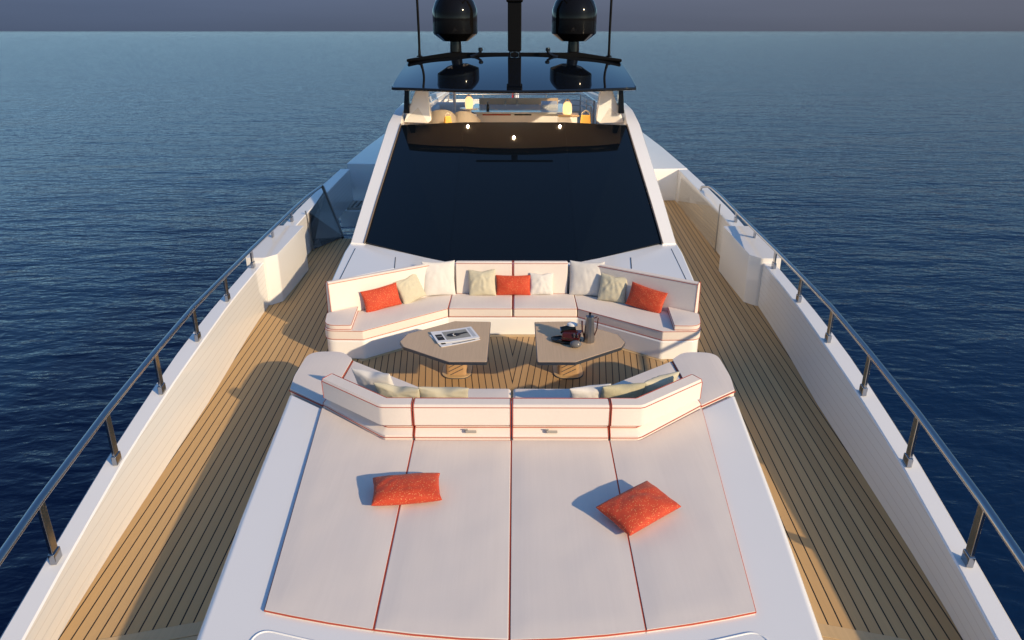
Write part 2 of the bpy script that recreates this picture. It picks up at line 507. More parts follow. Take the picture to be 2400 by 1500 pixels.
def bulwark(sgn):
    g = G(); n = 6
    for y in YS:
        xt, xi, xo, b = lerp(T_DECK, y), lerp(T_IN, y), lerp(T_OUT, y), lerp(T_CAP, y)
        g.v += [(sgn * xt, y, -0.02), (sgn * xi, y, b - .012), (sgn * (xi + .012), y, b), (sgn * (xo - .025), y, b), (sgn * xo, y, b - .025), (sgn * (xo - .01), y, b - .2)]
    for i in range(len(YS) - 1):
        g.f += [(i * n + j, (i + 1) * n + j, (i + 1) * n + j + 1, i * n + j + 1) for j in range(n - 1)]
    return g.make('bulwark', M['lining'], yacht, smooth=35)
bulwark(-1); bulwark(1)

# side decks of laid teak, one sheet each side
def house_x(y): return lerp([(0, 1.55), (1.5, 1.72), (3.48, 1.964), (4.63, 2.10), (6.77, 2.33), (7.07, 2.366), (7.74, 2.37), (9.4, 2.5), (10.9, 2.66), (12.1, 2.78), (18.3, 3.9)], y)
def deck_poly(sgn, y0, y1, inner, outer):
    yy = [y for y in YS if y0 < y < y1]
    a = [(sgn * outer(y), y) for y in [y0] + yy + [y1]]
    b = [(sgn * inner(y), y) for y in [y1] + yy[::-1] + [y0]]
    return a + b
for sgn in (-1, 1):
    y1 = 14.6 if sgn < 0 else 18.3
    poly = deck_poly(sgn, 3.99, y1, lambda y: 1.7 if y < 6.5 else (0.0 if y < 9.2 else 2.2), lambda y: lerp(T_DECK, y) + .05)
    # planks end on a raking margin board near the bow
    poly = [(x, (4.09 - 0.265 * (abs(x) - 2.27) if y <= 3.99 else y)) for x, y in poly]
    G().prism(poly, -.06, 0.0).make('teak_deck', M['teak'], yacht)
    # margin board and the plain foredeck sheet ahead of it
    x0, x1 = 1.7, 3.3
    f = lambda x, d: 4.09 - 0.265 * (x - 2.27) - d
    G().prism([(sgn * x0, f(x0, .003)), (sgn * x1, f(x1, .003)), (sgn * x1, f(x1, .135)), (sgn * x0, f(x0, .135))], -.06, 0.003).make('margin_board', M['teakm'], yacht, bevel=.002)
    pl = deck_poly(sgn, -5.9, 3.55, lambda y: 0.0, lambda y: lerp(T_DECK, y) + .05)
    pl = [(x, (f(abs(x), .14) if y >= 3.55 else y)) for x, y in pl]
    G().prism(pl, -.06, -0.001).make('foredeck', M['teakm'], yacht)

# lounge floor between the sofas
lf = [(-2.0, 7.42), (-.9, 6.7), (.9, 6.7), (2.0, 7.42), (2.02, 8.66), (.92, 9.5), (-.92, 9.5), (-2.02, 8.66)]
G().prism(lf, -.05, .005).make('lounge_floor', M['teakf'], yacht)
g = G()
path = [(-2.0, 8.60), (-.905, 9.445), (.905, 9.445), (2.0, 8.60)]
g.sweep(path, [(0.02, .0), (.02, .009), (-.055, .009), (-.055, .0)])
g.make('floor_margin', M['teakm'], yacht)

# the raised coaming that carries the sun pad
cm = [(-1.40, .6), (-1.72, 1.5), (-1.964, 3.48), (-2.104, 4.63), (-2.33, 6.765), (-1.90, 6.43), (-1.2, 5.9)]
cm = cm + mir(cm)[::-1]
ob = G().prism(cm, -.05, .500).make('coaming', M['white'], yacht, bevel=.055, seg=5)
hatch = rounded([(-1.6, 1.75), (-1.62, 3.30), (-1.58, 3.52), (-1.1, 3.39), (0, 3.31), (1.1, 3.39), (1.58, 3.52), (1.62, 3.30), (1.6, 1.75)], [.1, 0, .12, 0, 0, 0, .12, 0, .1])
hc = G().prism(hatch, .4, .503).make('deck_hatch', M['white'], ob, bevel=.012)
G().tube([(x, y, .5015) for x, y in hatch], .007, 8, True).make('hatch_rim', M['white'], ob, smooth=60)

# ------------------------------------------------------------------ wheelhouse
hs = [(-2.49, 9.26), (-1.36, 10.06), (-1.02, 10.27), (1.02, 10.27), (1.36, 10.06), (2.49, 9.26), (2.64, 10.9), (2.68, 11.9), (2.70, 12.6), (-2.70, 12.6), (-2.68, 11.9), (-2.64, 10.9)]
wh = G().prism(hs, -.05, .80).make('wheelhouse', M['white'], yacht, bevel=.03)
# inset locker lids beside the windscreen foot
for sgn in (-1, 1):
    pl = [(sgn * 2.40, 9.55), (sgn * 2.50, 11.08), (sgn * 1.79, 10.60), (sgn * 1.72, 10.05)]
    G().prism(pl, .79, .803).make('locker_lid', M['white'], wh, bevel=.004)
    gr = G()
    gr.tube([(x, y, .8005) for x, y in (pl[0], pl[1])], .007, 6)
    gr.tube([(x, y, .8005) for x, y in (pl[2], pl[3])], .007, 6)
    gr.make('lid_groove', M['groove'], wh)
# windscreen: a middle pane and two side panes of black glass
ctr = [(-.95, 10.32, .79), (.95, 10.32, .79), (1.02, 15.0, 2.30), (-1.02, 15.0, 2.30)]
ws = G().add(ctr + [(x, y + .03, z - .05) for x, y, z in ctr], [(0, 1, 2, 3), (7, 6, 5, 4), (0, 4, 5, 1), (2, 6, 7, 3), (1, 5, 6, 2), (0, 3, 7, 4)]).make('windscreen', M['darkglass'], yacht)
for sgn in (-1, 1):
    q = [(sgn * .952, 10.32, .79), (sgn * 2.40, 11.36, .83), (sgn * 2.27, 15.0, 2.245), (sgn * 1.022, 15.0, 2.30)]
    G().add(q + [(x, y + .03, z - .05) for x, y, z in q], [(0, 1, 2, 3), (7, 6, 5, 4), (0, 4, 5, 1), (2, 6, 7, 3), (1, 5, 6, 2), (0, 3, 7, 4)]).make('side_pane', M['darkglass'], ws)
# white pillars running up beside the glass, and the house sides below them
def pil(sgn):
    rows = [(11.30, .815, 2.405, 2.62, 2.80), (12.4, 1.24, 2.375, 2.60, 2.84), (13.6, 1.705, 2.33, 2.57, 2.92), (15.0, 2.25, 2.278, 2.53, 3.02), (16.0, 2.42, 2.36, 2.53, 3.05), (17.2, 2.46, 2.38, 2.545, 3.1), (19, 2.36, 2.40, 2.56, 3.2), (27, 2.05, 2.4, 2.56, 3.3)]
    g = G(); n = 5
    for (y, z, xi, xo, xb) in rows:
        g.v += [(sgn * (xi - .03), y, z - .14), (sgn * xi, y, z + .012), (sgn * xo, y + .05, z + .012), (sgn * (xo + .05), y + .05, z - .10), (sgn * xb, y + .05, -.02)]
    for i in range(len(rows) - 1):
        g.f += [(i * n + j, (i + 1) * n + j, (i + 1) * n + j + 1, i * n + j + 1) for j in range(n - 1)]
    g.f.append(tuple(range(n)))
    g.make('windscreen_pillar', M['white'], wh, smooth=25)
    g = G()   # brown gasket between glass and pillar
    g.tube([(sgn * (xi - .004), y, z + .012) for y, z, xi, xo, xb in rows[:4]], .016, 6)
    g.make('gasket', M['bronze'], wh, smooth=60)
pil(-1); pil(1)

# raised after deck outboard of the house, ending in a bulkhead across each side deck
for sgn in (-1, 1):
    yb = 18.9 if sgn < 0 else 18.2
    pl = [(sgn * 2.9, yb), (sgn * lerp(T_OUT, yb) * .995, yb + .12), (sgn * 4.40, 22), (sgn * 4.35, 28), (sgn * 2.9, 28)]
    G().prism(pl, -.5 if sgn < 0 else -.05, .80).make('after_bulkhead', M['white'], yacht, bevel=.02)
# boarding well on the port opened to the sea: a grating, a landing and a step
well = G()
well.box((-3.6, 18.2, -.33), (1.4, 1.15, .42))
well.make('boarding_landing', M['white'], yacht, bevel=.02)
gt = G()
for i in range(9): gt.box((-4.10 + i * .125, 18.12, -.085), (.07, .78, .05))
gt.box((-3.6, 17.73, -.09), (1.1, .06, .05)); gt.box((-3.6, 18.51, -.09), (1.1, .06, .05))
gt.make('grating', M['taupe'], yacht)

# side lockers growing out of the bulwarks
for sgn in (-1, 1):
    bot = rounded([(sgn * 3.69, 12.47), (sgn * 3.665, 10.84), (sgn * 3.80, 10.66), (sgn * 4.10, 10.66), (sgn * 4.20, 12.47)], [.008, .035, .04, 0, 0])
    G().prism(bot, -.02, lambda x, y: .775 + .025 * (y - 10.7)).make('bulwark_locker', M['bulwark'], yacht, bevel=.010, seg=3)

# ------------------------------------------------------------------ flybridge on top of the house
fly = G()
fly.prism([(-2.5, 15.05), (2.5, 15.05), (2.5, 27.5), (-2.5, 27.5)], 1.1, 1.3).make('flybridge_floor', M['tan'], yacht)
G().prism([(-2.28, 15.0), (2.28, 15.0), (2.28, 15.12), (-2.28, 15.12)], 1.3, 2.24).make('flybridge_front', M['white'], yacht)
for sgn in (-1, 1):
    G().prism([(sgn * 2.39, 15.1), (sgn * 2.30, 15.1), (sgn * 2.36, 27.4), (sgn * 2.42, 27.4)], 1.3, lambda x, y: 2.26 if y < 16 else 2.02).make('flybridge_side', M['white'], yacht)
G().box((0, 27.4, 1.5), (4.8, .1, .42)).make('flybridge_stern', M['white'], yacht)

# hardtop: a sheet of black glass with a pale liner, three downlights, side fins and posts
def hz(y, x=0.0):
    d = y - 14.74; k = min(1.0, (abs(x) / 2.62) ** 2.6)
    mid = 2.93 + .182 * d - .0128 * d * d
    return mid * (1 - k) + (2.93 + .082 * d) * k
def bowf(x): return 14.74 + .34 * (abs(x) / 2.4) ** 2
def htw(t): return 2.40 + .24 * t ** .7          # half width from front (0) to back (1)
NX, NY = 24, 16
g = G()
for lay in (0, -.05):
    for j in range(NY + 1):
        for i in range(NX + 1):
            t = j / NY; u = -1 + 2 * i / NX; x = u * htw(t)
            y = bowf(x) * (1 - t) + 19.2 * t
            g.v.append((x, y, hz(y, x) + lay))
W_ = NX + 1; K_ = W_ * (NY + 1)
for j in range(NY):
    for i in range(NX):
        q = (j * W_ + i, j * W_ + i + 1, (j + 1) * W_ + i + 1, (j + 1) * W_ + i)
        g.f += [q, tuple(K_ + k for k in q[::-1])]
rimi = [i for i in range(W_)] + [j * W_ + NX for j in range(1, NY + 1)] + [NY * W_ + i for i in range(NX - 1, -1, -1)] + [j * W_ for j in range(NY - 1, 0, -1)]
for a_, b_ in zip(rimi, rimi[1:] + rimi[:1]): g.f.append((a_, b_, K_ + b_, K_ + a_))
top_xyz = [g.v[i] for i in rimi]
ht = g.make('hardtop', M['topglass'], yacht, smooth=35)
edge_p = [(x, y, z - .026) for x, y, z in top_xyz]
G().tube(edge_p, .030, 8, True).make('rim', M['black'], ht, smooth=60)
g = G()
for j in range(9):
    for i in range(13):
        t = j / 8; x = (-1 + i / 6) * htw(t) * .95
        y = (bowf(x) + .12) * (1 - t) + 19.0 * t
        g.v.append((x, y, hz(y, x) - .075))
for j in range(8):
    for i in range(12): g.f.append((j * 13 + i, j * 13 + i + 1, (j + 1) * 13 + i + 1, (j + 1) * 13 + i))
g.make('liner', M['liner'], ht, smooth=60)
for x, y in ((0, 15.2), (-.98, 15.6), (.98, 15.6)):
    dl = G().lathe([(.018, 0), (.018, .012)], (x, y, hz(y, x) - .092), 16).make('downlight', M['bulb'], ht)
    ld = bpy.data.lights.new('downlight_beam', 'SPOT'); ld.energy = 95; ld.color = (1.0, .74, .42)
    ld.spot_size = R(140); ld.spot_blend = 0.8; ld.shadow_soft_size = .022
    lo = bpy.data.objects.new('downlight_beam', ld); COL.objects.link(lo); lo.parent = dl
    lo.location = (x, y, hz(y, x) - .12)
for sgn in (-1, 1):
    # broad white fin inside the black post
    q = [(sgn * 2.03, 2.86), (sgn * 1.78, 2.86), (sgn * 1.73, 2.26), (sgn * 1.80, 2.21), (sgn * 2.30, 2.23)]
    g = G(); n = 5
    g.v = [(x, 15.62, z) for x, z in q] + [(x + sgn * .03, 16.15, z) for x, z in q]
    g.f = [tuple(range(n)), tuple(range(2 * n - 1, n - 1, -1))] + [(i, (i + 1) % n, n + (i + 1) % n, n + i) for i in range(n)]
    g.make('fin', M['white'], ht, bevel=.012)
    g = G(); g.add([(sgn * 2.14, 15.5, 2.94), (sgn * 2.23, 15.5, 2.94), (sgn * 2.28, 15.5, 2.42), (sgn * 2.16, 15.5, 2.42), (sgn * 2.14, 15.7, 2.94), (sgn * 2.23, 15.7, 2.94), (sgn * 2.28, 15.7, 2.42), (sgn * 2.16, 15.7, 2.42)],
                    [(0, 1, 2, 3), (7, 6, 5, 4), (0, 4, 5, 1), (1, 5, 6, 2), (2, 6, 7, 3), (3, 7, 4, 0)])
    g.make('post', M['black'], ht, bevel=.008)
    if sgn < 0: G().tube([(-1.62, 20.4, 1.6), (-1.50, 19.0, 3.2)], .04, 8).make('strut', M['white'], ht, smooth=60)
# raised beam across the back edge
bm_path = [(-2.64, 3.24, 3.365), (-1.62, 3.34, 3.515), (1.62, 3.34, 3.515), (2.64, 3.24, 3.365)]
g = G()
for i, (x, z0, z1) in enumerate(bm_path):
    g.v += [(x, 18.85, z0 + .05), (x, 18.85, z1), (x, 19.35, z1 - .01), (x, 19.35, z0 + .04)]
for i in range(3): g.f += [(i * 4 + j, i * 4 + (j + 1) % 4, i * 4 + 4 + (j + 1) % 4, i * 4 + 4 + j) for j in range(4)]
g.f += [(0, 1, 2, 3), (15, 14, 13, 12)]
g.make('cross_beam', M['blackm'], ht, bevel=.03)
# thin clear wind deflectors standing on the flybridge front
for sgn in (-1, 1):
    q = [(sgn * 2.30, 15.02, 2.24), (sgn * 1.72, 15.02, 2.27), (sgn * 1.95, 15.30, 2.56)]
    G().add(q + [(x, y + .012, z) for x, y, z in q], [(0, 1, 2), (5, 4, 3), (0, 3, 4, 1), (1, 4, 5, 2), (2, 5, 3, 0)]).make('wind_deflector', M['clear'], yacht)

# ================================================================== rails
ST = [(1.85, 2.90), (3.05, 3.12), (4.25, 3.31), (5.41, 3.44), (6.57, 3.554), (7.77, 3.669), (9.02, 3.777), (10.42, 3.91), (11.76, 4.017), (13.14, 4.10)]
T_RAIL = [(-4, .80), (3.05, .90), (4.25, .945), (5.41, 1.003), (6.57, 1.038), (7.77, 1.056), (9.02, 1.028), (10.42, .98), (11.76, .94), (13.14, .928), (16.4, .86)]
def rail(sgn, label):
    t = thing('guard_rail', label, 'railing', (sgn * 3.3, 4.2, .44), group='polished guard rails on the bulwarks')
    o = Vector((sgn * 3.3, 4.2, .44))
    def P(x, y, z): return (sgn * x - o.x, y - o.y, z - o.z)
    pts = [P(x - .01, y, lerp(T_RAIL, y) ) for y, x in ([(-1.0, 2.25), (.3, 2.56)] + ST)]
    if sgn < 0: pts += [P(4.15, 14.4, .915), P(4.14, 15.56, .90)]
    else: pts += [P(4.20, 14.6, .90), P(4.27, 15.6, .86), P(4.25, 15.78, .855), P(4.12, 15.85, .83), P(4.08, 15.85, .74)]
    G().tube(pts, .028, 12, sx=1.15).make('top_rail', M['chrome'], t, smooth=60)
    for y, x in ST:
        z0, z1 = lerp(T_CAP, y), lerp(T_RAIL, y)
        a = math.atan2(lerp(T_OUT, y + .4) - lerp(T_OUT, y - .4), .8) * -sgn
        g = G(); g.box(P(x, y, (z0 + z1) / 2 + .02), (.026, .085, z1 - z0 - .04), a)
        s = g.make('stanchion', M['chrome'], t, bevel=.005)
        g = G(); g.box(P(x, y, z0 + .045), (.045, .105, .09), a)
        g.make('foot', M['chrome'], s, bevel=.006)
    return t
rail(-1, 'sunlit polished steel guard rail ending at the smoked glass gate over the boarding well')
rail(1, 'polished steel guard rail along the shaded bulwark, its aft end hooked down')

# smoked glass gates across the aft ends of the side decks
t = thing('glass_gate', 'smoked glass gate with slanting dark pole above the open boarding well', 'gate', (-3.88, 13.7, 0))
def Q(x, y, z): return (x + 3.88, y - 13.7, z)
G().tube([Q(-3.56, 14.66, .0), Q(-3.83, 15.1, .44), Q(-4.12, 15.56, .90)], .036, 4).make('slanting_pole', M['bronze'], t)
q = [Q(-3.93, 13.72, .02), Q(-3.55, 14.66, .02), Q(-4.07, 15.5, .82), Q(-3.97, 13.85, .72)]
G().add(q + [(x + .008, y + .008, z) for x, y, z in q], [(0, 1, 2, 3), (7, 6, 5, 4), (0, 4, 5, 1), (1, 5, 6, 2), (2, 6, 7, 3), (3, 7, 4, 0)]).make('glass_panel', M['smoke'], t)
G().box(Q(-3.95, 13.68, .40), (.02, .035, .80), 0, 0, R(-6)).make('post', M['steel'], t)
t = thing('glass_gate', 'clear glass gate leaf with thin steel edge folded against the shaded bulwark', 'gate', (3.92, 13.66, 0))
G().box((0.01, 0, .47), (.018, .03, .94)).make('post', M['steel'], t)
q = [(.02, .03, .02), (.12, 4.1, .02), (.16, 4.1, .68), (.03, .03, .72)]
G().add(q + [(x + .01, y, z) for x, y, z in q], [(0, 1, 2, 3), (7, 6, 5, 4), (0, 4, 5, 1), (1, 5, 6, 2), (2, 6, 7, 3), (3, 7, 4, 0)]).make('glass_panel', M['clear'], t)

# ================================================================== sun pad
def soften(o, poly, z1, puff, dents, step=.06):
    """give a slab's flat top a slight crown, an uneven surface and dents where things lie on it"""
    me = o.data; bm = bmesh.new(); bm.from_mesh(me)
    xs = [p[0] for p in poly]; ys = [p[1] for p in poly]
    def cut(co, no):
        fs = [f for f in bm.faces if f.normal.z > .9]
        geom = list({e for f in fs for e in f.edges}) + list({v for f in fs for v in f.verts}) + fs
        bmesh.ops.bisect_plane(bm, geom=geom, plane_co=co, plane_no=no, dist=1e-5)
    x = min(xs) + step
    while x < max(xs) - .01: cut((x, 0, 0), (1, 0, 0)); x += step
    y = min(ys) + step
    while y < max(ys) - .01: cut((0, y, 0), (0, 1, 0)); y += step
    n = len(poly); seg = [(Vector(poly[i]), Vector(poly[(i + 1) % n])) for i in range(n)]
    bm.normal_update()
    for v in bm.verts:
        if abs(v.co.z - z1) > 1e-4: continue
        p = v.co.to_2d(); d = 9
        for a, b in seg:
            t = max(0, min(1, (p - a).dot(b - a) / max(1e-9, (b - a).length_squared)))
            d = min(d, (a + (b - a) * t - p).length)
        if d < 1e-4: continue
        k = 1 - math.exp(-(d / .07) ** 2)
        h = puff * k + .0035 * k * noise.noise(Vector((p.x * 2.3, p.y * 2.3, z1 * 9 + xs[0])))
        h += .0022 * k * noise.noise(Vector((p.x * 6.5 + 4, p.y * 4.0, xs[0] * 3)))
        for dx, dy, r, dep in dents: h -= dep * math.exp(-((p.x - dx) ** 2 + (p.y - dy) ** 2) / (r * r))
        v.co.z += h
    bm.to_mesh(me); bm.free()
    me.polygons.foreach_set('use_smooth', [True] * len(me.polygons))
def piped(name, poly, z0, z1, mat, parent, bev=.018, pr=.0036, bottom=True, edges=None, puff=.007, dents=()):
    """a cushion slab with red piping round its top (and bottom) edge"""
    o = G().prism(poly, z0, z1).make(name, mat, parent, bevel=bev, seg=4)
    if puff: soften(o, poly, z1, puff, dents)
    loop = offset_closed(poly, -.002)
    g = G()
    if edges is None: g.tube([(x, y, z1 - .006) for x, y in loop], pr, 6, True)
    else:
        for e in edges: g.tube([(*loop[i], z1 - .006) for i in e], pr, 6)
    if bottom: g.tube([(x, y, z0 + .012) for x, y in loop], pr, 6, True)
    if g.v: g.make('piping', M['piping'], o, smooth=60)
    return o
def offset_closed(poly, d):
    n = len(poly)
    area = sum(poly[i][0] * poly[(i + 1) % n][1] - poly[(i + 1) % n][0] * poly[i][1] for i in range(n))
    s = 1 if area > 0 else -1
    out = []
    for i in range(n):
        p = Vector(poly[i]); t1 = (p - Vector(poly[i - 1])).normalized(); t2 = (Vector(poly[(i + 1) % n]) - p).normalized()
        n1 = Vector((-t1.y, t1.x)) * s; n2 = Vector((-t2.y, t2.x)) * s
        nn = (n1 + n2)
        nn = nn.normalized() if nn.length > 1e-6 else n1
        k = d / max(.3, nn.dot(n1)); out.append((p.x + nn.x * k, p.y + nn.y * k))
    return out

pad = thing('sun_pad', 'wide ivory sun pad of four mattresses with red piping on the white coaming', 'sun pad', (0, 4.6, .494))
def sh(poly, o=(0, 4.6)): return [(x - o[0], y - o[1]) for x, y in poly]
def fy(x): return 3.418 + .24 * (abs(x) / 1.585) ** 1.75
gap = .006
inner = [(gap, fy(0)), (.3, fy(.3)), (.6, fy(.6)), (.853 - gap, fy(.85)), (.897 - gap, 5.755), (gap, 5.755)]
outer = [(.853 + gap, fy(.86)), (1.15, fy(1.15)), (1.4, fy(1.4)), (1.585, fy(1.585)), (1.885, 6.365), (1.188, 5.77), (1.16, 5.757), (.897 + gap, 5.755)]
for poly in (mir(outer), mir(inner), inner, outer):
    piped('mattress', sh(poly), 0.006, .030, M['cushion'], pad, dents=((-.835, .285, .24, .012), (.985, .055, .24, .012)))

# ================================================================== forward sofa (its back towards the camera)
fs = thing('lounge_sofa', 'ivory sofa backing onto the sun pad, angled ends and red piping, latched backrest', 'sofa', (0, 6.6, 0))
F = lambda poly: sh(poly, (0, 6.6))
base = [(-2.325, 6.785), (-2.366, 7.07), (-2.37, 7.55), (-2.29, 7.72), (-2.0, 7.745), (-1.82, 7.545), (-.965, 6.90), (.965, 6.90), (1.82, 7.545), (2.0, 7.745), (2.29, 7.72), (2.37, 7.55), (2.366, 7.07), (2.325, 6.785), (1.90, 6.45), (1.17, 5.92), (-1.17, 5.92), (-1.90, 6.45)]
G().prism(F(offset_closed(base, .02)), 0, .33).make('base', M['white'], fs, bevel=.02)
corner = rounded([(-2.328, 6.79), (-2.372, 7.10), (-2.38, 7.74), (-1.99, 7.75), (-1.832, 7.545), (-1.868, 6.45), (-1.90, 6.45)], [0, .1, .26, .16, .03, 0, 0])
for poly in (corner, mir(corner)):
    c_ = piped('corner_cushion', F(poly), .33, .515, M['cushion'], fs, .03, bottom=False, edges=[])
    sg = 1 if poly[0][0] > 0 else -1
    g = G(); g.tube([(sg * 2.335, 6.775 - 6.6, .502), (sg * 1.89, 6.432 - 6.6, .502)], .006, 6)
    g.tube([(sg * 1.823, 7.53 - 6.6, .47), (sg * 1.824, 7.51 - 6.6, .503), (sg * 1.85, 6.95 - 6.6, .503), (sg * 1.862, 6.5 - 6.6, .503)], .007, 6)
    g.make('piping', M['piping'], c_, smooth=60)
wing = [(-1.815, 7.53), (-.975, 6.865), (-.975, 5.96), (-1.16, 5.96), (-1.85, 6.50)]
for poly in (wing, mir(wing)):
    piped('seat_cushion', F(poly), .33, .495, M['cushion'], fs, .03, bottom=False, edges=[])
for poly in ([(-.962, 6.862), (-.012, 6.862), (-.012, 5.96), (-.962, 5.96)], [(.962, 6.862), (.012, 6.862), (.012, 5.96), (.962, 5.96)]):
    piped('seat_cushion', F(poly), .33, .495, M['cushion'], fs, .03, bottom=False, edges=[])
def back_piece(path, parent, prof, z_pipes, name='backrest', bev=.02, ends=(0, -1)):
    """one padded section swept along a plan line with piping on its long edges"""
    o = G().sweep(path, prof).make(name, M['cushion'], parent, bevel=bev, seg=3)
    g = G()
    for (off, z) in z_pipes: g.tube([(x, y, z) for x, y in offset(path, off)], 0.0036, 6)
    if ends:
        for k in ends:
            ring = [offset(path, a) for a, z in prof]
            g.tube([(*ring[i][k], prof[i][1]) for i in range(len(prof))], 0.0036, 6, True)
    g.make('piping', M['piping'], o, smooth=60)
    return o
# plan line of the backrest's camera-side face; to its left is the seat side
line = [(-1.842, 6.315), (-1.205, 5.80), (-1.165, 5.785), (-.905, 5.785)]
pf = [(.045, .635), (.0, .66), (-.005, .84), (.012, .868), (.118, .878), (.135, .86), (.16, .50)]
pp = [(-.004, .845), (.128, .874), (.04, .637)]
secs_ = [line, [(-.888, 5.785), (-.009, 5.785)], [(.009, 5.785), (.888, 5.785)], mir(line)[::-1]]
lower = [(-1.885, 6.39), (-1.205, 5.79), (-1.16, 5.765), (-.905, 5.765)]
low_ = [lower, [(-.888, 5.765), (-.009, 5.765)], [(.009, 5.765), (.888, 5.765)], mir(lower)[::-1]]
for a, b in zip(secs_, low_):
    back_piece(F(a), fs, pf, pp)
    back_piece(F(b), fs, [(.0, .485), (.012, .56), (.10, .632), (.16, .60), (.16, .485)], [(-.002, .545), (.07, .612)], 'backrest_plinth', .01)
for x in (-.37, .37):
    g = G(); g.box((x, 5.775 - 6.6 + .008, .597), (.10, .03, .022), 0, R(-38))
    g.box((x - .045, 5.775 - 6.6 + .02, .612), (.03, .03, .012), 0, R(-38))
    g.make('latch', M['greige'], fs, bevel=.004)

# ================================================================== aft sofa (facing the camera)
as_ = thing('lounge_sofa', 'long ivory sofa under the black windscreen, facing two tables, piled with cushions', 'sofa', (0, 9.6, 0))
A = lambda poly: sh(poly, (0, 9.6))
base = rounded([(-1.93, 8.635), (-.91, 9.465), (.91, 9.465), (1.93, 8.635), (2.43, 8.66), (2.50, 9.24), (1.36, 10.05), (1.02, 10.26), (-1.02, 10.26), (-1.36, 10.05), (-2.50, 9.24), (-2.43, 8.66)], [.03, 0, 0, .03, .14, .03, 0, 0, 0, 0, .03, .14])
G().prism(A(base), 0, .265).make('base', M['white'], as_, bevel=.02)
wing = [(-1.94, 8.65), (-.915, 9.47), (-.905, 10.06), (-1.05, 10.1), (-1.40, 9.88), (-2.46, 9.14), (-2.44, 8.86), (-2.40, 8.665)]
wing = rounded([(-1.94, 8.65), (-.912, 9.475), (-.905, 10.06), (-1.05, 10.08), (-1.38, 9.87), (-2.49, 9.12), (-2.45, 8.665)], [.01, .01, 0, 0, 0, 0, .15])
for poly in (wing, mir(wing)):
    piped('seat_cushion', A(poly), .265, .40, M['cushion'], as_, .02)
for s in (-1, 1):
    piped('seat_cushion', A([(s * .9, 9.475), (s * .010, 9.475), (s * .010, 10.1), (s * .9, 10.1)]), .265, .40, M['cushion'], as_, .02)
arm = rounded([(-2.09, 8.675), (-2.43, 8.665), (-2.50, 9.10), (-2.14, 9.36)], [.01, .16, .05, .02])
for poly in (arm, mir(arm)):
    piped('arm_cushion', A(poly), .40, .475, M['cushion'], as_, .02)
# backrests: to the left of the (reversed) line is behind the sitter
prof = [(.0, .39), (.035, .845), (.055, .872), (.115, .872), (.135, .845), (.15, .39)]
pz = [(.034, .85), (.012, .405)]
wl_ = [(-2.455, 9.155), (-1.06, 10.085)]
for path, en in ((wl_, (0,)), ([(-.84, 10.10), (-.009, 10.10)], (-1,)), ([(.009, 10.10), (.80, 10.10)], (0,)), ([(1.06, 10.085), (2.455, 9.155)], (-1,))):
    back_piece(A(path), as_, prof, pz, ends=en)
# rounded corner fillers between the wing and middle backrests
for s in (-1, 1):
    p = [(s * 1.05, 10.115), (s * .93, 10.16), (s * .83, 10.155)]
    if s > 0: p = p[::-1]
    G().sweep(A(p), [(.02, .39), (.04, .80), (.11, .80), (.12, .39)]).make('corner_filler', M['cushion'], as_, bevel=.02)

# ================================================================== tables
tp = [(.285, 8.60), (.74, 8.62), (1.285, 8.20), (1.345, 7.96), (1.28, 7.81), (.71, 7.394), (.285, 7.394)]
def table(sgn, label):
    o = (sgn * .70, 8.28)
    t = thing('lounge_table', label, 'table', (*o, 0), group='oak lounge tables')
    poly = [(sgn * x, y) for x, y in tp]
    poly = sh(rounded(poly, [.02, .008, .008, .01, .008, .008, .02], 4), o)
    top = G().prism(poly, .518, .55).make('tabletop', M['oak'], t, bevel=.004)
    op = offset_closed(poly, -.006); k = len(op)
    g = G(); g.v = [(x, y, .512) for x, y in op] + [(x, y, .547) for x, y in op] + [(x, y, .547) for x, y in poly] + [(x, y, .512) for x, y in offset_closed(poly, .03)]
    for i in range(k):
        j = (i + 1) % k
        g.f += [(i, j, k + j, k + i), (k + i, k + j, 2 * k + j, 2 * k + i), (3 * k + i, 3 * k + j, j, i)]
    g.make('edge_band', M['edge'], top, smooth=30)
    ped = rounded([(-.13, -.14), (.13, -.14), (.13, .17), (-.13, .17)], .05, 4)
    p = G().prism(ped, .02, .518).make('pedestal', M['oakleg'], t, bevel=.004)
    g = G()
    for i in range(7): g.box((0.0, -.142, .06 + .055 * i), (.2, .004, .008), 0, 0, R(-28))
    g.make('inlay', M['groove'], p)
    ring = rounded([(-.18, -.22), (.18, -.22), (.19, .25), (-.19, .25)], .16, 6)
    f = G().prism(ring, .005, .022).make('foot_plate', M['teakm'], t, bevel=.004)
    G().tube([(x, y, .010) for x, y in offset_closed(ring, -.002)], .006, 6, True).make('foot_groove', M['groove'], f)
    return t
table(-1, 'faceted oak lounge table with the printed magazines lying on it')
table(1, 'faceted oak lounge table carrying a tall steel pot and a dark red ornament')

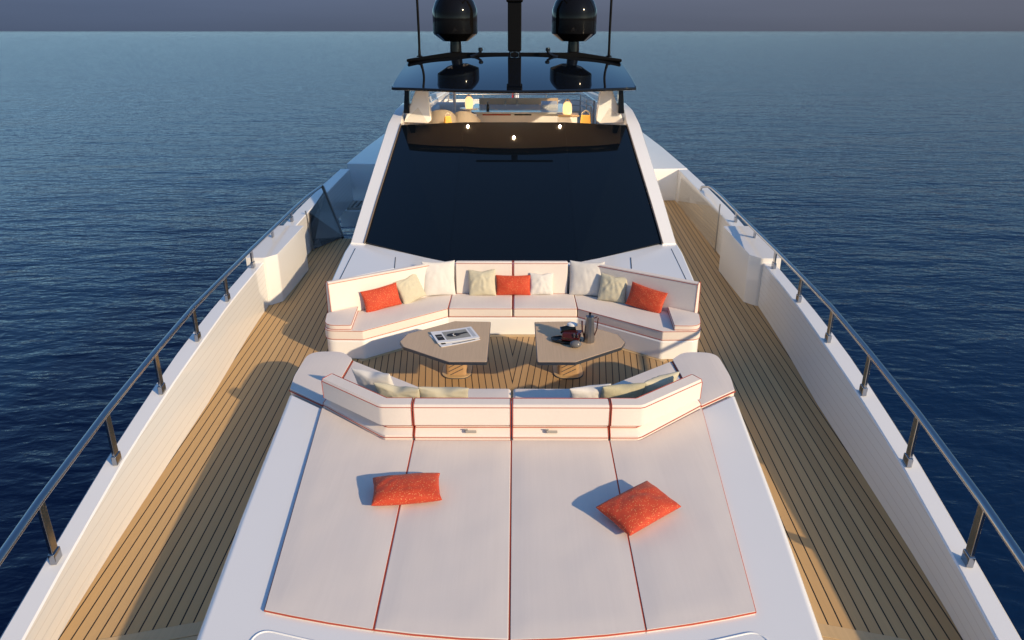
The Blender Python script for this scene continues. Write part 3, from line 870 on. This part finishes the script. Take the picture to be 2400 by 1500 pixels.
# magazines
def magazine(label, c, rz, w, h, z, lift, photo):
    t = thing('magazine', label, 'magazine', (c[0], c[1], z), rz)
    g = G(); nx = 8
    for i in range(nx + 1):
        u = i / nx - .5
        zz = .004 + lift * (abs(u) * 2) ** 2
        g.v += [(u * w, -h / 2, zz), (u * w, h / 2, zz), (u * w, h / 2, zz - .004), (u * w, -h / 2, zz - .004)]
    for i in range(nx): g.f += [(i * 4 + j, i * 4 + (j + 1) % 4, i * 4 + 4 + (j + 1) % 4, i * 4 + 4 + j) for j in range(4)]
    g.f += [(0, 1, 2, 3), (nx * 4 + 3, nx * 4 + 2, nx * 4 + 1, nx * 4)]
    cov = g.make('cover', M['paper'], t)
    e = .0015
    def patch(x0, y0, x1, y1, mat, lv=0):
        gg = G(); n = 6
        for i in range(n + 1):
            x = x0 + (x1 - x0) * i / n; zz = .004 + lift * (abs(x / w) * 2) ** 2 + e * (1 + lv)
            gg.v += [(x, y0, zz), (x, y1, zz)]
        for i in range(n): gg.f.append((i * 2, i * 2 + 2, i * 2 + 3, i * 2 + 1))
        return gg.make('printed_picture', M[mat], cov)
    if photo:
        patch(-w * .25, -h * .32, w * .33, h * .36, 'inkgrey')
        patch(-w * .45, -h * .30, -w * .29, h * .2, 'inkdark')
        patch(-w * .44, -h * .04, -w * .30, h * .02, 'inkgrey', 1)
        patch(w * .37, -h * .36, w * .45, h * .40, 'inkpale')
        gg = G()   # the dark silhouette in the picture
        out = [(-.20, -.03), (-.15, .10), (-.05, .14), (.05, .10), (.14, .06), (.30, .09), (.32, -.01), (.15, -.05), (.08, -.14), (-.04, -.17), (-.15, -.13)]
        gg.add([(x * w, y * h + .01, .004 + lift * (abs(x) * 2) ** 2 + .0042) for x, y in out], [tuple(range(len(out)))])
        gg.make('printed_picture', M['inkdark'], cov)
        gg = G(); gg.tube([(-.01 * w, .06 * h, .0095), (-.05 * w, .02 * h, .0095), (-.045 * w, -.07 * h, .0095), (0.0, -.10 * h, .0095)], .004, 5)
        gg.make('printed_picture', M['paper'], cov)
    else:
        patch(-w * .44, -h * .35, -w * .33, h * .3, 'inkdark')
        patch(-w * .2, -h * .44, w * .4, -h * .40, 'inkdark')
    return t
magazine('open white magazine lying beneath another on the oak table', (-.70, 8.075), R(27), .50, .40, .551, .004, False)
magazine('white magazine with a dark picture, topmost of two on the oak table', (-.700, 8.125), R(20), .52, .37, .563, .006, True)

# pot, ornament, stone
t = thing('coffee_pot', 'tall faceted steel pot with dark red handle on the oak table', 'pot', (.915, 7.97, .551))
G().lathe([(.066, 0), (.068, .012), (.060, .12), (.052, .25), (.052, .31), (.05, .325), (.02, .333)], (0, 0, 0), 10).make('body', M['steel'], t, smooth=25)
G().lathe([(.008, .33), (.008, .345), (.014, .35), (.014, .366), (.006, .372)], (0, 0, 0), 12).make('lid_knob', M['blackm'], t, smooth=40)
G().tube([(.052, 0, .30), (.085, 0, .315), (.098, 0, .30), (.088, 0, .16), (.062, 0, .08)], .0075, 8).make('handle', M['darkred'], t, smooth=60)
G().tube([(-.055, 0, .05), (-.085, 0, .15), (-.092, 0, .265)], .009, 8).make('spout', M['darkred'], t, smooth=60)

t = thing('ornament', 'glossy dark red and black ornament with brass trim beside the steel pot', 'ornament', (.68, 8.0, .551), R(-14))
G().lathe([(.155, 0), (.18, .01), (.185, .028), (.17, .03), (.15, .016), (.02, .014)], (-.03, -.03, 0), 32, 1.0, .62).make('oval_dish', M['bottle'], t, smooth=40)
g = G(); g.add([(-.09, -.07, .02), (.13, -.07, .02), (.13, .07, .02), (-.09, .07, .02), (-.075, -.05, .115), (.15, -.045, .125), (.15, .06, .13), (-.075, .06, .115)],
                [(3, 2, 1, 0), (4, 5, 6, 7), (0, 1, 5, 4), (1, 2, 6, 5), (2, 3, 7, 6), (3, 0, 4, 7)])
b = g.make('box', M['darkred'], t, bevel=.012)
g = G(); g.box((.02, -.068, .048), (.17, .008, .012), 0, 0, R(4)); g.box((.137, -.05, .07), (.008, .012, .09), 0, 0, R(12)); g.make('trim', M['gold'], b)
g = G(); g.box((.07, -.05, .095), (.016, .04, .05)); g.box((.11, -.05, .095), (.014, .04, .05)); g.make('clasp', M['chrome'], b, bevel=.003)
g = G(); g.tube([(-.11, .045, .105), (.06, .085, .145)], .042, 14); g.make('barrel', M['bottle'], t, smooth=40)
g = G(); g.lathe([(.055, 0), (.052, .022), (.03, .035), (.005, .038)], (.02, .085, .165), 18, 1.2, .8); g.make('pale_cap', M['paper'], t, smooth=40)
g = G(); g.tube([(-.118, .043, .104), (-.108, .0455, .1055)], .044, 14); g.make('ring', M['chrome'], t, smooth=40)

t = G().lathe([(.001, 0), (.035, .004), (.056, .02), (.062, .04), (.055, .062), (.034, .078), (.001, .083)], (0, 0, 0), 24, 1.12, .85).make('pebble', M['stone'], None, smooth=80)
t.location = (.742, 7.80, .551); tag(t, 'smooth grey pebble shaped ornament at the front of the dark red ornament', 'ornament')

# ================================================================== pillows
def pillow_mesh(name, w, h, th, mat, seed, chop=0.0, wr=1.0, pinch=.07):
    n = 26; g = G()
    rnd = random.Random(seed); ox, oy = rnd.uniform(0, 50), rnd.uniform(0, 50)
    idx = {}
    def shape(u, v, side):
        ed = max(0.0, (1 - u * u) * (1 - v * v))
        t = ed ** .42
        x = w / 2 * u * (1 - pinch * (1 - v * v) * abs(u) ** 1.5)
        z = h / 2 * v * (1 - pinch * 1.1 * (1 - u * u) * abs(v) ** 1.5)
        if chop and v > -.2:
            k = max(0, (v + .2) / 1.2) ** 2 * math.exp(-(u / .35) ** 2)
            z -= chop * k; t *= 1 + .3 * k
        # folds that run in from the corners, and a soft overall unevenness
        nz = noise.noise(Vector((u * 1.7 + ox, v * 1.7 + oy, side * 3.1)))
        rad = math.atan2(v - .9, u) * 5.0
        fold = noise.noise(Vector((rad + ox, math.hypot(u, v - .9) * .9, seed * 1.3 + side))) * .55
        dg = noise.noise(Vector((u * 4.3 + oy, v * 4.3 + ox, 7.7 + side)))
        y = side * (th / 2 * t) * (1 + .12 * nz) + side * wr * t * (.016 * fold + .006 * dg)
        return (x + .004 * dg, y, z + .004 * nz)
    for side in (-1, 1):
        for i in range(n + 1):
            for j in range(n + 1):
                border = i in (0, n) or j in (0, n)
                if border and side == 1: idx[(i, j, 1)] = idx[(i, j, -1)]; continue
                u, v = -1 + 2 * i / n, -1 + 2 * j / n
                u, v = sin(u * pi / 2) * .35 + u * .65, sin(v * pi / 2) * .35 + v * .65
                idx[(i, j, side)] = len(g.v); g.v.append(shape(u, v, side))
        for i in range(n):
            for j in range(n):
                q = [idx[(i, j, side)], idx[(i + 1, j, side)], idx[(i + 1, j + 1, side)], idx[(i, j + 1, side)]]
                g.f.append(tuple(q if side < 0 else q[::-1]))
    o = g.make(name, mat, None, smooth=179)
    m = o.modifiers.new('smooth', 'SUBSURF'); m.levels = 1; m.render_levels = 1
    return o

PILLOWS = [
    # name, material, bottom centre, facing az, lean, roll, w, h, thickness, chop, label
    ('red', (-1.80, 9.44, .40), 33, 20, 4, .56, .33, .15, 0, 'red speckled cushion leaning on the sunlit wing of the aft sofa beside a cream cushion'),
    ('cream', (-1.43, 9.73, .40), 36, 22, 14, .40, .40, .15, .02, 'cream cushion tilted between a red cushion and a tall white cushion'),
    ('whitec', (-1.07, 10.00, .40), 14, 13, -2, .50, .53, .17, 0, 'big white cushion next to a cream cushion with a red one beyond, sunlit sofa corner'),
    ('cream', (-.45, 10.00, .40), 0, 16, 2, .41, .40, .15, .02, 'cream cushion beside the red cushion in the middle of the aft sofa'),
    ('red', (.005, 10.02, .40), 0, 14, 0, .53, .31, .15, 0, 'red speckled cushion between cream and white cushions in the middle of the aft sofa'),
    ('whitec', (.42, 10.04, .40), 4, 14, -1, .36, .34, .13, .015, 'small white cushion next to the red cushion in the middle of the aft sofa'),
    ('whitec', (1.06, 10.00, .40), -14, 13, 2, .52, .53, .17, 0, 'big white cushion half shaded by a cream cushion in the sofa corner'),
    ('cream', (1.41, 9.74, .40), -20, 18, -2, .42, .41, .15, .025, 'cream cushion standing before the big white cushion, red cushion beyond it'),
    ('red', (1.82, 9.42, .40), -33, 20, -7, .56, .34, .15, 0, 'red speckled cushion leaning on the shaded wing of the aft sofa'),
    ('whitec', (-1.34, 6.60, .495), 158, 20, -3, .46, .42, .14, .03, 'white cushion on the forward sofa, farthest out on the wing behind a cream cushion'),
    ('cream', (-1.08, 6.38, .495), 166, 24, 2, .48, .39, .14, .04, 'cream cushion in the bend of the forward sofa, between two paler cushions'),
    ('cream', (-.65, 6.34, .495), 178, 22, 0, .50, .38, .14, .03, 'cream cushion beside the bend of the forward sofa, nearest its middle'),
    ('whitec', (.74, 6.40, .495), 190, 26, -4, .42, .39, .13, .02, 'white cushion slumped low on the forward sofa beside an olive one'),
    ('olive', (1.04, 6.39, .495), 194, 24, 2, .46, .40, .14, .02, 'mottled olive cushion between a white and a cream cushion on the forward sofa'),
    ('cream', (1.40, 6.60, .495), 214, 26, 2, .50, .37, .15, .02, 'cream cushion propped highest on the forward sofa wing beside an olive cushion'),
]
for i, (mat, loc, az, lean, roll, w, h, th, chop, lab) in enumerate(PILLOWS):
    o = pillow_mesh('throw_cushion', w, h, th, M[mat], i + 1, chop, 1.5 if mat in ('cream', 'olive') else (.5 if mat == 'red' else .8))
    o.matrix_world = Matrix.Translation(loc) @ Matrix.Rotation(R(az), 4, 'Z') @ Matrix.Rotation(R(-lean), 4, 'X') @ Matrix.Translation((0, 0, h / 2 * (1 - .05))) @ Matrix.Rotation(R(-roll), 4, 'Y')
    tag(o, lab, 'cushion', 'throw cushions')
for i, (loc, rz, lab) in enumerate((((-.835, 4.885, .600), 8, 'red speckled cushion lying flat across a sun pad seam, nearly square to it'),
                                    ((.985, 4.655, .600), 38, 'red speckled cushion lying askew on the sun pad, one corner on a seam'))):
    o = pillow_mesh('throw_cushion', (.56, .59)[i], (.33, .37)[i], .145, M['red'], 31 + i, 0, .8, .06)
    o.matrix_world = Matrix.Translation(loc) @ Matrix.Rotation(R(rz), 4, 'Z') @ Matrix.Rotation(R(-83), 4, 'X')
    tag(o, lab, 'cushion', 'throw cushions')

# ================================================================== gear on the hardtop
def dome(x, lab):
    y = 19.1
    t = thing('satellite_dome', lab, 'satellite dome', (x, y, 3.50), group='black satellite domes on the hardtop')
    G().lathe([(.24, .265), (.30, .27), (.535, .435), (.545, .47), (.545, .90), (.53, 1.0), (.47, 1.16), (.36, 1.30), (.2, 1.39), (.01, 1.42)], (0, 0, 0), 40).make('radome', M['domeb'], t, smooth=30)
    G().lathe([(.17, 0), (.145, .03), (.135, .26), (.15, .27)], (0, 0, 0), 28).make('pedestal', M['domeb'], t, smooth=30)
dome(-1.44, 'black satellite dome on its pedestal nearest the boarding well side')
dome(1.46, 'black satellite dome on its pedestal above the shaded bulwark side')
for s, lab in ((-1, 'slim black whip antenna rising outboard of the dome, on the boarding well side'), (1, 'slim black whip antenna rising outboard of the dome, on the shaded bulwark side')):
    t = thing('whip_antenna', lab, 'antenna', (s * 2.33, 19.0, 3.42), group='whip antennas on the hardtop')
    G().tube([(0, 0, 0), (s * -.005, 0, .5), (s * .01, 0, 2.6)], .030, 8).make('rod', M['blackm'], t, smooth=60)
    G().lathe([(.075, -.01), (.075, .01), (.035, .03), (.035, .14), (.02, .16)], (0, 0, 0), 14).make('mount', M['blackm'], t, smooth=40)
t = thing('radar_mast', 'square black mast rising from the middle of the hardtop between the two domes', 'mast', (.01, 19.0, 3.3))
G().box((0, 0, 1.3), (.33, .30, 2.1)).make('column', M['blackm'], t, bevel=.02)
G().box((0, 0, .16), (.27, .26, .36)).make('foot', M['black'], t, bevel=.02)
G().box((0, -.02, 1.62), (.40, .38, .55)).make('collar', M['blackm'], t, bevel=.03)
G().box((0, -.5, 2.75), (.16, 1.3, .08)).make('platform', M['blackm'], t, bevel=.02)
sb = G().lathe([(.08, 2.82), (.09, 2.86), (.09, 3.05), (.05, 3.1)], (0, -.95, 0), 20).make('scanner_base', M['black'], t, smooth=40)
G().box((0, -.95, 3.14), (2.1, .06, .06)).make('scanner_bar', M['black'], sb, bevel=.03)
g = G()
for s in (-1, 1): g.tube([(s * .105, -.15, .17), (s * .09, -.16, .215), (s * .03, -.16, .23)], .014, 6)
g.make('shackle', M['chrome'], t, smooth=60)
for s, lab in ((-1, 'small black floodlight on a curved arm beside the dome over the boarding well side'), (1, 'small black floodlight on a curved arm beside the dome over the shaded bulwark side')):
    t = thing('floodlight', lab, 'floodlight', (s * 1.05, 18.6, 3.40), group='floodlights on curved arms')
    path = [(s * .0, 0, 0.02), (s * -.10, 0, .04), (s * -.18, 0, .08), (s * -.235, 0, .13), (s * -.24, 0, .16)]
    G().tube(path, .035, 8).make('arm', M['black'], t, smooth=60)
    G().lathe([(.04, 0), (.055, .01), (.058, .06), (.045, .085)], (s * -.24, 0, .15), 14).make('lamp_head', M['black'], t, smooth=40)

# ================================================================== flybridge furniture seen under the hardtop
t = thing('bar_counter', 'white flybridge bar with pale stone top under the hardtop', 'bar', (.12, 18.6, 1.3))
G().box((0, .25, .40), (2.1, .5, .80)).make('front', M['white'], t, bevel=.02)
G().prism([(-1.10, -.10), (1.10, -.10), (1.28, .25), (1.20, 2.2), (-1.20, 2.2), (-1.28, .25)], .80, .845).make('counter_top', M['counter'], t, bevel=.006)
G().box((0, 2.0, .90), (2.15, .08, .22)).make('upstand', M['tan'], t, bevel=.01)
G().box((-.55, -.012, .775), (.70, .02, .03)).make('trim', M['piping'], t)
G().box((.10, -.012, .775), (.42, .02, .03)).make('trim', M['blackm'], t)
g = G()
for x in (-.36, -.05, .75): g.lathe([(.02, 0), (.02, .10), (.03, .12)], (x, 1.85, .845), 10)
g.make('tap', M['gold'], t, smooth=40)
G().box((.80, 1.2, .90), (.42, .3, .12), 0, R(15)).make('sink', M['counter'], t, bevel=.02)
o = G().lathe([(.035, 0), (.037, .005), (.037, .12), (.03, .145), (.014, .17), (.012, .225), (.015, .228)], (0, 0, 0), 16).make('wine_bottle', M['bottle'], None, smooth=40)
o.location = (-.655, 18.75, 2.147); tag(o, 'dark wine bottle standing on the flybridge bar', 'bottle')

def table_lamp(loc, r, h, lab, top):
    t = thing('table_lamp', lab, 'lamp', loc, group='lit table lamps on the flybridge')
    G().lathe([(r * .75, 0), (r * .95, .02), (r, h * .45), (r * .88, h * .78), (r * .5, h * .93), (r * .3, h * .95)], (0, 0, 0), 20).make('shade', M['glow'], t, smooth=60)
    G().tube([(-r * .6, 0, h * .82), (-r * .45, 0, h * 1.05), (0, 0, h * 1.14), (r * .45, 0, h * 1.05), (r * .6, 0, h * .82)], .012, 8).make('handle', M['tan'], t, smooth=60)
    return t
cab = thing('side_cabinet', 'small white cabinet with wooden top carrying a lit lamp', 'cabinet', (1.22, 17.05, 1.3))
G().box((0, .1, .45), (.42, .45, .90)).make('body', M['white'], cab, bevel=.01)
G().box((.01, .1, .925), (.48, .5, .04)).make('top', M['tan'], cab, bevel=.008)
G().lathe([(.012, 0), (.012, .02)], (.06, -.14, .72), 8).make('knob', M['blackm'], cab)
table_lamp((1.21, 17.05, 2.246), .105, .29, 'lit cream table lamp with ring handle standing on the white cabinet', 0)
cab = thing('side_table', 'round white side table behind the armchair, under a lit lamp', 'table', (-1.05, 17.6, 1.3))
G().lathe([(.20, 0), (.05, .04), (.05, .98), (.22, 1.0), (.22, 1.03)], (0, 0, 0), 24).make('pedestal_top', M['white'], cab, smooth=40)
table_lamp((-1.05, 17.6, 2.331), .095, .27, 'lit cream table lamp standing near the wine bottle and armchairs', 0)

def lantern(loc, w, h, lab, rz):
    t = thing('canvas_bag', lab, 'bag', loc, rz, group='yellow canvas bags')
    g = G(); g.add([(-w / 2, -.06, 0), (w / 2, -.06, 0), (w / 2, .06, 0), (-w / 2, .06, 0), (-w * .40, -.035, h), (w * .40, -.035, h), (w * .40, .035, h), (-w * .40, .035, h)],
                   [(3, 2, 1, 0), (4, 5, 6, 7), (0, 1, 5, 4), (1, 2, 6, 5), (2, 3, 7, 6), (3, 0, 4, 7)])
    g.make('body', M['yellow'], t, bevel=.025)
    G().tube([(-w * .36, 0, h * .9), (-w * .28, 0, h * 1.22), (0, 0, h * 1.38), (w * .28, 0, h * 1.22), (w * .36, 0, h * .9)], .013, 8).make('handle', M['taupe'], t, smooth=60)
def armchair(loc, rz, lab, mat, r=.36, h=.98):
    t = thing('armchair', lab, 'armchair', loc, rz, group='rounded armchairs on the flybridge')
    n = 18; g = G()
    for i in range(n + 1):
        a = pi * (0.0 + i / n); hh = h - .22 * abs(cos(a)) ** 3
        for rr, z in ((r, .12), (r * 1.04, hh * .8), (r, hh), (r * .82, hh), (r * .78, hh * .7), (r * .78, .12)):
            g.v.append((rr * cos(a), rr * sin(a) * .9, z))
    for i in range(n): g.f += [(i * 6 + j, i * 6 + (j + 1) % 6, i * 6 + 6 + (j + 1) % 6, i * 6 + 6 + j) for j in range(6)]
    g.f += [tuple(range(6)), tuple(range(n * 6 + 5, n * 6 - 1, -1))]
    g.make('shell', M[mat], t, smooth=50)
    G().lathe([(r * .78, .30), (r * .8, .34), (r * .8, .46), (r * .7, .49)], (0, -.02, 0), 24, 1, .95).make('seat', M[mat], t, smooth=50)
    g = G()
    for sx in (-1, 1):
        for sy in (-1, 1): g.tube([(sx * r * .6, sy * r * .5, .32), (sx * r * .7, sy * r * .6, 0)], .018, 6)
    g.make('leg_frame', M['blackm'], t)
armchair((-1.62, 16.55, 1.3), R(190), 'taupe rounded armchair with a yellow bag beside it', 'taupe', .36, 1.12)
armchair((-1.06, 16.75, 1.3), R(170), 'taupe rounded armchair in front of the lit lamp near the bar', 'taupe', .33, 1.07)
lantern((-1.42, 16.05, 2.15), .17, .16, 'small yellow canvas bag hanging by the taupe armchair', R(25))
sd = thing('pouf', 'square taupe pouf below the yellow canvas bag', 'pouf', (1.54, 16.05, 1.3))
G().box((0, 0, .40), (.42, .42, .78)).make('cushion', M['taupe'], sd, bevel=.05)
lantern((1.54, 16.05, 2.095), .25, .24, 'yellow canvas bag with round handle standing on the pouf', R(-5))
so = thing('sofa', 'long white sofa at the stern end of the flybridge near the bar', 'sofa', (-1.75, 20.2, 1.3))
G().box((0, 0, .22), (.95, 2.0, .44)).make('base', M['white'], so, bevel=.03)
G().box((0, .95, .52), (.95, .22, .66)).make('backrest', M['whitec'], so, bevel=.09, seg=4)
G().box((-.42, 0, .50), (.2, 1.9, .6)).make('armrest', M['whitec'], so, bevel=.08, seg=4)
G().box((.05, -.05, .50), (.72, 1.7, .14)).make('seat', M['whitec'], so, bevel=.05)

t = thing('stern_rail', 'thin steel rail round the stern of the flybridge', 'railing', (0, 26.3, 1.3))
for z in (.30, .48, .66):
    G().tube([(-2.25, -4.2, z), (-2.28, -.2, z), (-2.1, 0, z), (2.1, 0, z), (2.28, -.2, z), (2.32, -4.4, z + .16)], .016, 6).make('bar', M['steel'], t, smooth=60)
for x, y in ((-2.28, -.2), (-1.1, 0), (0, 0), (1.1, 0), (2.28, -.2), (2.3, -2.3), (2.32, -4.3), (-2.26, -2.3)):
    G().tube([(x, y, 0), (x, y, .68 + (.16 if y < -4 else 0))], .016, 6).make('post', M['steel'], t, smooth=60)
t = thing('ladder_rail', 'pair of bent steel handrails beside the white fin on the flybridge', 'railing', (1.85, 17.6, 1.3))
for dx in (0, .16):
    G().tube([(dx, 0, 0), (dx, 0, .92), (dx + .03, .25, 1.0), (dx + .04, .9, 1.02), (dx + .04, .95, .3)], .016, 6).make('handrail', M['steel'], t, smooth=60)
t = thing('ensign', 'red and white flag hanging from a staff at the stern', 'flag', (-.01, 27.6, 1.3))
G().tube([(0, 0, 0), (0, .35, 1.25)], .014, 6).make('staff', M['blackm'], t)
g = G(); g.add([(-.10, .1, .25), (-.02, .1, .25), (-.01, .3, 1.05), (-.05, .3, 1.05)], [(0, 1, 2, 3)]); 
g.v += [(x, y + .012, z) for x, y, z in g.v]; g.f += [(7, 6, 5, 4), (0, 4, 5, 1), (1, 5, 6, 2), (2, 6, 7, 3), (3, 7, 4, 0)]
g.make('red_cloth', M['flagred'], t)
g = G()
for i in range(9):
    x = i / 8 * .17
    g.v += [(x, .1 + .02 * sin(i * 1.8), .25), (x, .3 + .02 * sin(i * 1.8), 1.05)]
for i in range(8): g.f.append((i * 2, i * 2 + 2, i * 2 + 3, i * 2 + 1))
g.make('white_cloth', M['flagwhite'], t, smooth=60)
